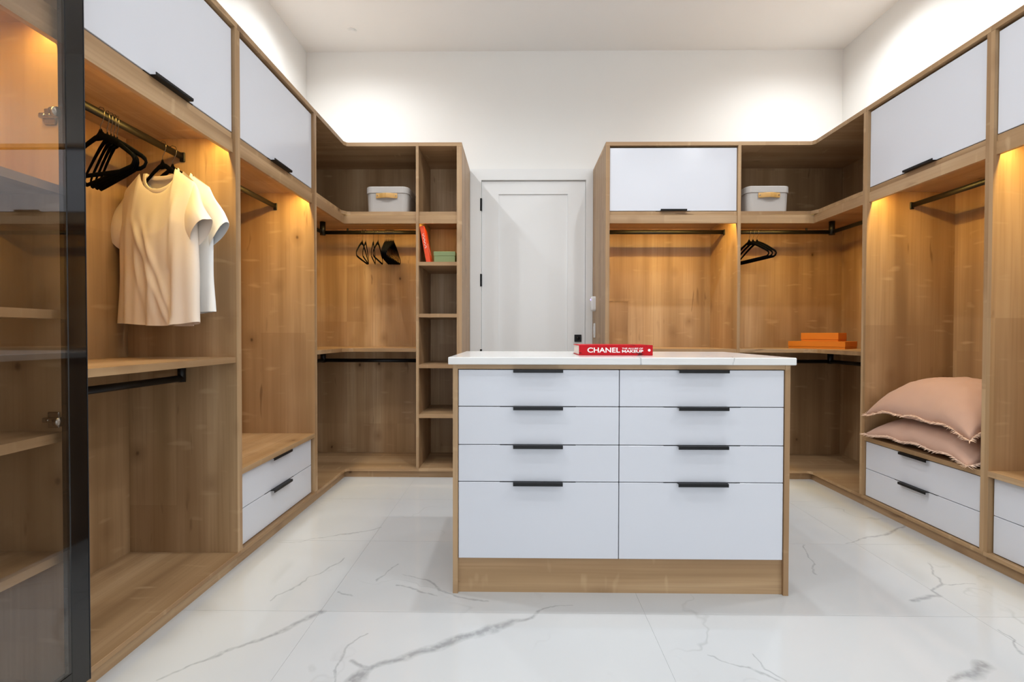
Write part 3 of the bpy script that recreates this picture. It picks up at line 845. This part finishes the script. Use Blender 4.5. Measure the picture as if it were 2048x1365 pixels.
# ------------------------------------------------------------------ pillows
def pillow(label, cx, cy, z_edge, hx, hy, up, down, rz, seed, droop, tiltx=0.0):
    p = thing('pillow', label, 'pillow', (cx, cy, z_edge), rz)
    p.rotation_euler = (0, tiltx, rz)
    n = 48; bm = bmesh.new()
    def shape(u, v, top):
        au, av = abs(u), abs(v)
        k = (max(0, 1 - au ** 2.6) * max(0, 1 - av ** 2.6)) ** 0.52
        x = hx * u * (1 - 0.055 * (1 - av ** 2)); y = hy * v * (1 - 0.055 * (1 - au ** 2))
        wr = 0.010 * noise.noise((u * 3.1 + seed, v * 3.1, 0.3)) + 0.005 * noise.noise((u * 8 + seed, v * 8, 1.3))
        pin = 0.006 * math.sin(14 * math.atan2(v, u) + seed) * (max(au, av) ** 6) * (1 - max(au, av) ** 12)
        zz = (up if top else -down) * k + (wr + pin) * min(1, 3 * k)
        e = droop * (0.55 * (au ** 3 + av ** 3) - 0.25) * -1
        edge = 0.006 * math.sin(u * 11 + seed) * av ** 8 + 0.006 * math.sin(v * 11 + 2 * seed) * au ** 8
        return Vector((x, y, zz + e + edge))
    for top in (True, False):
        g = [[bm.verts.new(shape(-1 + 2 * i / n, -1 + 2 * j / n, top)) for i in range(n + 1)] for j in range(n + 1)]
        for j in range(n):
            for i in range(n):
                q = (g[j][i], g[j][i + 1], g[j + 1][i + 1], g[j + 1][i])
                bm.faces.new(q if top else q[::-1])
    bmesh.ops.remove_doubles(bm, verts=bm.verts[:], dist=0.0005)
    me = bpy.data.meshes.new('cushion'); bm.to_mesh(me); bm.free()
    link('cushion', me, M_PILLOW, p, smooth=True)
    # frayed edge: short threads along the seam
    rnd = random.Random(int(seed * 100)); bm = bmesh.new()
    def edge_pt(q):
        s, f = int(q) % 4, q - int(q)
        a = -1 + 2 * f
        return ((a, -1), (1, a), (-a, 1), (-1, -a))[s]
    M = 850
    for i in range(M):
        u, v = edge_pt(4 * i / M)
        a = shape(u, v, True)
        out = Vector((u if abs(u) > 0.999 else 0.0, v if abs(v) > 0.999 else 0.0, 0)).normalized()
        side = Vector((-out.y, out.x, 0))
        L = rnd.uniform(0.012, 0.027)
        tip = a + out * L + side * rnd.uniform(-0.006, 0.006) + Vector((0, 0, rnd.uniform(-0.012, 0.011)))
        wv = side * 0.0030; hz = Vector((0, 0, 0.0022))
        base = [bm.verts.new(a - out * 0.004 + d) for d in (wv, -wv, hz, -hz)]
        tv = bm.verts.new(tip)
        b0, b1, b2, b3 = base
        for f in ((b0, b2, tv), (b2, b1, tv), (b1, b3, tv), (b3, b0, tv)): bm.faces.new(f)
    fr = link('fringe', bm_mesh(bm, 'fringe'), M_FRINGE, p); fr['kind'] = 'stuff'; fr['label'] = 'pale frayed fringe along the seam'
    return p
pillow('blush linen pillow on the bench, the lower of two', 2.305, 2.505, 0.478, 0.255, 0.328, 0.102, 0.048, 0.0, 1.3, 0.050, 0.0)
pillow('blush linen pillow resting on the lower one', 2.315, 2.510, 0.625, 0.256, 0.330, 0.160, 0.048, 0.0, 4.1, 0.085, 0.0)

# ------------------------------------------------------------------ storage bins
def rounded_prism(bm, w, d, r, z0, z1, s0=1.0, s1=1.0, n=6, bevel_top=0.0):
    def ring(z, s, ins=0.0):
        out = []
        for sx, sy, a0 in ((1, 1, 0), (-1, 1, 90), (-1, -1, 180), (1, -1, 270)):
            for k in range(n + 1):
                a = math.radians(a0 + 90 * k / n)
                out.append(bm.verts.new((sx * (w / 2 - r) * s + (r * s - ins) * math.cos(a), sy * (d / 2 - r) * s + (r * s - ins) * math.sin(a), z)))
        return out
    rs = [ring(z0, s0)]
    if bevel_top:
        rs += [ring(z1 - bevel_top, s1), ring(z1 - bevel_top * 0.3, s1, bevel_top * 0.3), ring(z1, s1, bevel_top)]
    else: rs += [ring(z1, s1)]
    for A, B in zip(rs[:-1], rs[1:]):
        m = len(A)
        for i in range(m): bm.faces.new((A[i], A[(i + 1) % m], B[(i + 1) % m], B[i]))
    bm.faces.new(rs[0][::-1]); bm.faces.new(rs[-1])
def storage_bin(label, cx, y0, z):
    w, d, h = 0.312, 0.36, 0.183
    t = thing('storage_bin', label, 'storage box', (cx, y0 + d / 2, z))
    bm = bmesh.new(); rounded_prism(bm, w - 0.010, d - 0.010, 0.045, 0.0, h - 0.030, 0.965, 1.0)
    link('bin_body', bm_mesh(bm, 'bin'), M_BIN, t)
    bm = bmesh.new(); rounded_prism(bm, w, d, 0.048, h - 0.046, h, bevel_top=0.006)
    link('lid', bm_mesh(bm, 'lid'), M_BIN, t)
    # leather strap bowed outwards
    f = -d / 2
    xs = [(-0.076, 0.000), (-0.05, 0.003), (-0.025, 0.013), (0.0, 0.017), (0.025, 0.013), (0.05, 0.003), (0.076, 0.000)]
    bm = bmesh.new(); tube_bm(bm, [(x, f - 0.002 - o, h - 0.068) for x, o in xs], 0.0175, 0.0022, n=8, up=Vector((0, 0, 1)))
    st = link('strap_handle', bm_mesh(bm, 'strap'), M_TAN, t)
    for sx in (-0.066, 0.066):
        bm = bmesh.new(); tube_bm(bm, [(sx, f - 0.004, h - 0.068), (sx, f - 0.0075, h - 0.068)], 0.004, n=10)
        link('rivet', bm_mesh(bm, 'rivet'), M_STEEL, st)
storage_bin('pale grey linen bin with tan strap on the left corner shelf', -0.938, 3.405, ZS1)
storage_bin('pale grey linen bin with tan strap on the right corner shelf', 1.782, 3.405, ZS1)

# ------------------------------------------------------------------ orange gift boxes
def gift_box(label, x, y, z, L, W, H, deg, lid):
    a = math.radians(deg)
    cx = x + math.cos(a) * L / 2 - math.sin(a) * W / 2; cy = y + math.sin(a) * L / 2 + math.cos(a) * W / 2
    t = thing('gift_box', label, 'box', (cx, cy, z), a, 'orange boxes on the right shelf')
    for nm, ins, z0, z1 in (('box_base', 0.002, 0.0, lid), ('box_lid', 0.0, lid + 0.0012, H)):
        bm = bmesh.new(); box_bm(bm, -L / 2 + ins, L / 2 - ins, -W / 2 + ins, W / 2 - ins, z0, z1)
        bmesh.ops.bevel(bm, geom=bm.edges[:], offset=0.001, segments=1, affect='EDGES')
        link(nm, bm_mesh(bm, nm), M_ORANGE, t)
gift_box('wide flat orange box under the smaller orange box', 2.060, 3.640, ZM1, 0.37, 0.27, 0.054, -50, 0.014)
gift_box('smaller orange box stacked on the wide orange one', 2.136, 3.606, ZM1 + 0.0545, 0.243, 0.18, 0.062, -50, 0.012)

# ------------------------------------------------------------------ orange book and green box in the cubby
def leaning_book():
    H, W, TH = 0.262, 0.20, 0.031
    t = thing('upright_book', 'orange book leaning against the cubby side', 'book', (-0.657, 3.415, 1.5455))
    t.rotation_euler = (0, math.radians(-10.5), math.radians(4))
    def lb(nm, par, mat, x0, x1, y0, y1, z0, z1, bev=0.0):
        bm = bmesh.new(); box_bm(bm, x0, x1, y0, y1, z0, z1)
        if bev: bmesh.ops.bevel(bm, geom=bm.edges[:], offset=bev, segments=2, affect='EDGES')
        return link(nm, bm_mesh(bm, nm), mat, par)
    lb('cover', t, M_ORBOOK, 0, 0.003, 0.002, W, 0, H, 0.0006)
    lb('cover', t, M_ORBOOK, TH - 0.003, TH, 0.002, W, 0, H, 0.0006)
    sp = lb('spine', t, M_ORBOOK, 0, TH, 0, 0.003, 0, H, 0.001)
    lb('page_block', t, M_PAGES, 0.003, TH - 0.003, 0.003, W - 0.004, 0.003, H - 0.003)
    # illegible white script down the spine
    rnd = random.Random(3); bm = bmesh.new()
    pts = []
    for i in range(61):
        z = 0.205 - 0.105 * i / 60
        pts.append((TH * 0.5 + 0.0060 * math.sin(i * 1.35) + rnd.uniform(-0.002, 0.002), -0.0008, z + 0.004 * math.sin(i * 0.9)))
    tube_bm(bm, pts, 0.0006, 0.0011, n=5, up=Vector((0, 1, 0)))
    link('spine_script', bm_mesh(bm, 'script'), M_INKW, sp)
    bm = bmesh.new()
    tube_bm(bm, [(TH + 0.0006, 0.03 + 0.004 * i + 0.01 * math.sin(i), 0.13 - 0.004 * i + 0.012 * math.sin(i * 1.7)) for i in range(16)], 0.0005, 0.0012, n=5, up=Vector((1, 0, 0)))
    link('cover_script', bm_mesh(bm, 'script'), M_INKW, sp)
leaning_book()
g = thing('keepsake_box', 'small green lidded box beside the leaning orange book', 'box', (-0.5275, 3.49, 1.545))
wbox('box_base', g, M_GREEN, -0.603, -0.452, 3.425, 3.555, 1.545, 1.598, bev=0.001, seg=1)
wbox('box_lid', g, M_GREEN, -0.6055, -0.4495, 3.4225, 3.5575, 1.595, 1.626, bev=0.001, seg=1)

# ------------------------------------------------------------------ wall devices on the end panel beside the door
s = thing('motion_sensor', 'small white sensor with violet light on the oak end panel', 'sensor', (0.622, 3.82, 1.275))
bm = bmesh.new(); rounded_prism(bm, 0.12, 0.060, 0.022, 0.0, 0.034, n=6, bevel_top=0.010)
bmesh.ops.transform(bm, matrix=Matrix.Rotation(-math.pi / 2, 4, 'Y'), verts=bm.verts[:])
link('sensor_body', bm_mesh(bm, 'sensor'), M_PLASTIC, s, smooth=False)
bm = bmesh.new(); bmesh.ops.create_uvsphere(bm, u_segments=12, v_segments=8, radius=0.0085)
link('indicator', bm_mesh(bm, 'indicator'), M_PURPLE, s, (-0.032, 0.0, 0.034), smooth=True)
for zc, lab in ((1.062, 'white switch plate just below the sensor'), (0.885, 'white switch plate low behind the red book')):
    sw = thing('light_switch', lab, 'switch', (0.622, 3.83, zc))
    wbox('plate', sw, M_PLASTIC, 0.615, 0.622, 3.795, 3.865, zc - 0.058, zc + 0.058, bev=0.002, seg=1)
    wbox('rocker', sw, M_PLASTIC, 0.611, 0.615, 3.813, 3.847, zc - 0.033, zc + 0.033, bev=0.001, seg=1)

# ------------------------------------------------------------------ ceiling fittings
def disc(name, parent, mat, r, z0, z1, n=28):
    bm = bmesh.new()
    bmesh.ops.create_cone(bm, cap_ends=True, segments=n, radius1=r, radius2=r * 0.94, depth=z1 - z0)
    o = link(name, bm_mesh(bm, name), mat, parent, (0, 0, (z0 + z1) / 2)); return o
c = thing('ceiling_disc', 'small flush white disc on the ceiling near the left corner', 'sprinkler cover', (-1.28, 3.682, CEIL))
disc('cover_plate', c, M_CEIL, 0.034, -0.006, 0.0)
disc('gap_ring', c, M_CEIL, 0.026, -0.010, -0.006)
def downlight(x, y, w, k):
    t = thing('downlight', 'recessed white ceiling downlight in the grid above the room', 'downlight', (x, y, CEIL), 0, 'ceiling downlights')
    bm = bmesh.new()
    n = 32
    prof = [(0.045, -0.0005), (0.052, -0.004), (0.045, -0.0055), (0.036, -0.0025)]
    rings = [[bm.verts.new((r * math.cos(2 * math.pi * i / n), r * math.sin(2 * math.pi * i / n), z)) for i in range(n)] for r, z in prof]
    for A, B in zip(rings, rings[1:] + rings[:1]):
        for i in range(n): bm.faces.new((A[i], A[(i + 1) % n], B[(i + 1) % n], B[i]))
    link('trim_ring', bm_mesh(bm, 'ring'), M_PLASTIC, t)
    disc('lens', t, M_LENS, 0.036, -0.0022, -0.0004)
    ld = bpy.data.lights.new('lamp', 'SPOT'); ld.energy = w; ld.color = (0.94, 0.975, 1.0)
    ld.spot_size = math.radians(162); ld.spot_blend = 0.9; ld.shadow_soft_size = 0.035
    lo = bpy.data.objects.new('lamp', ld); col.objects.link(lo); lo.parent = t; lo.location = (0, 0, -0.012)
for k, (x, y, w) in enumerate(LAMPS): downlight(x, y, w, k)
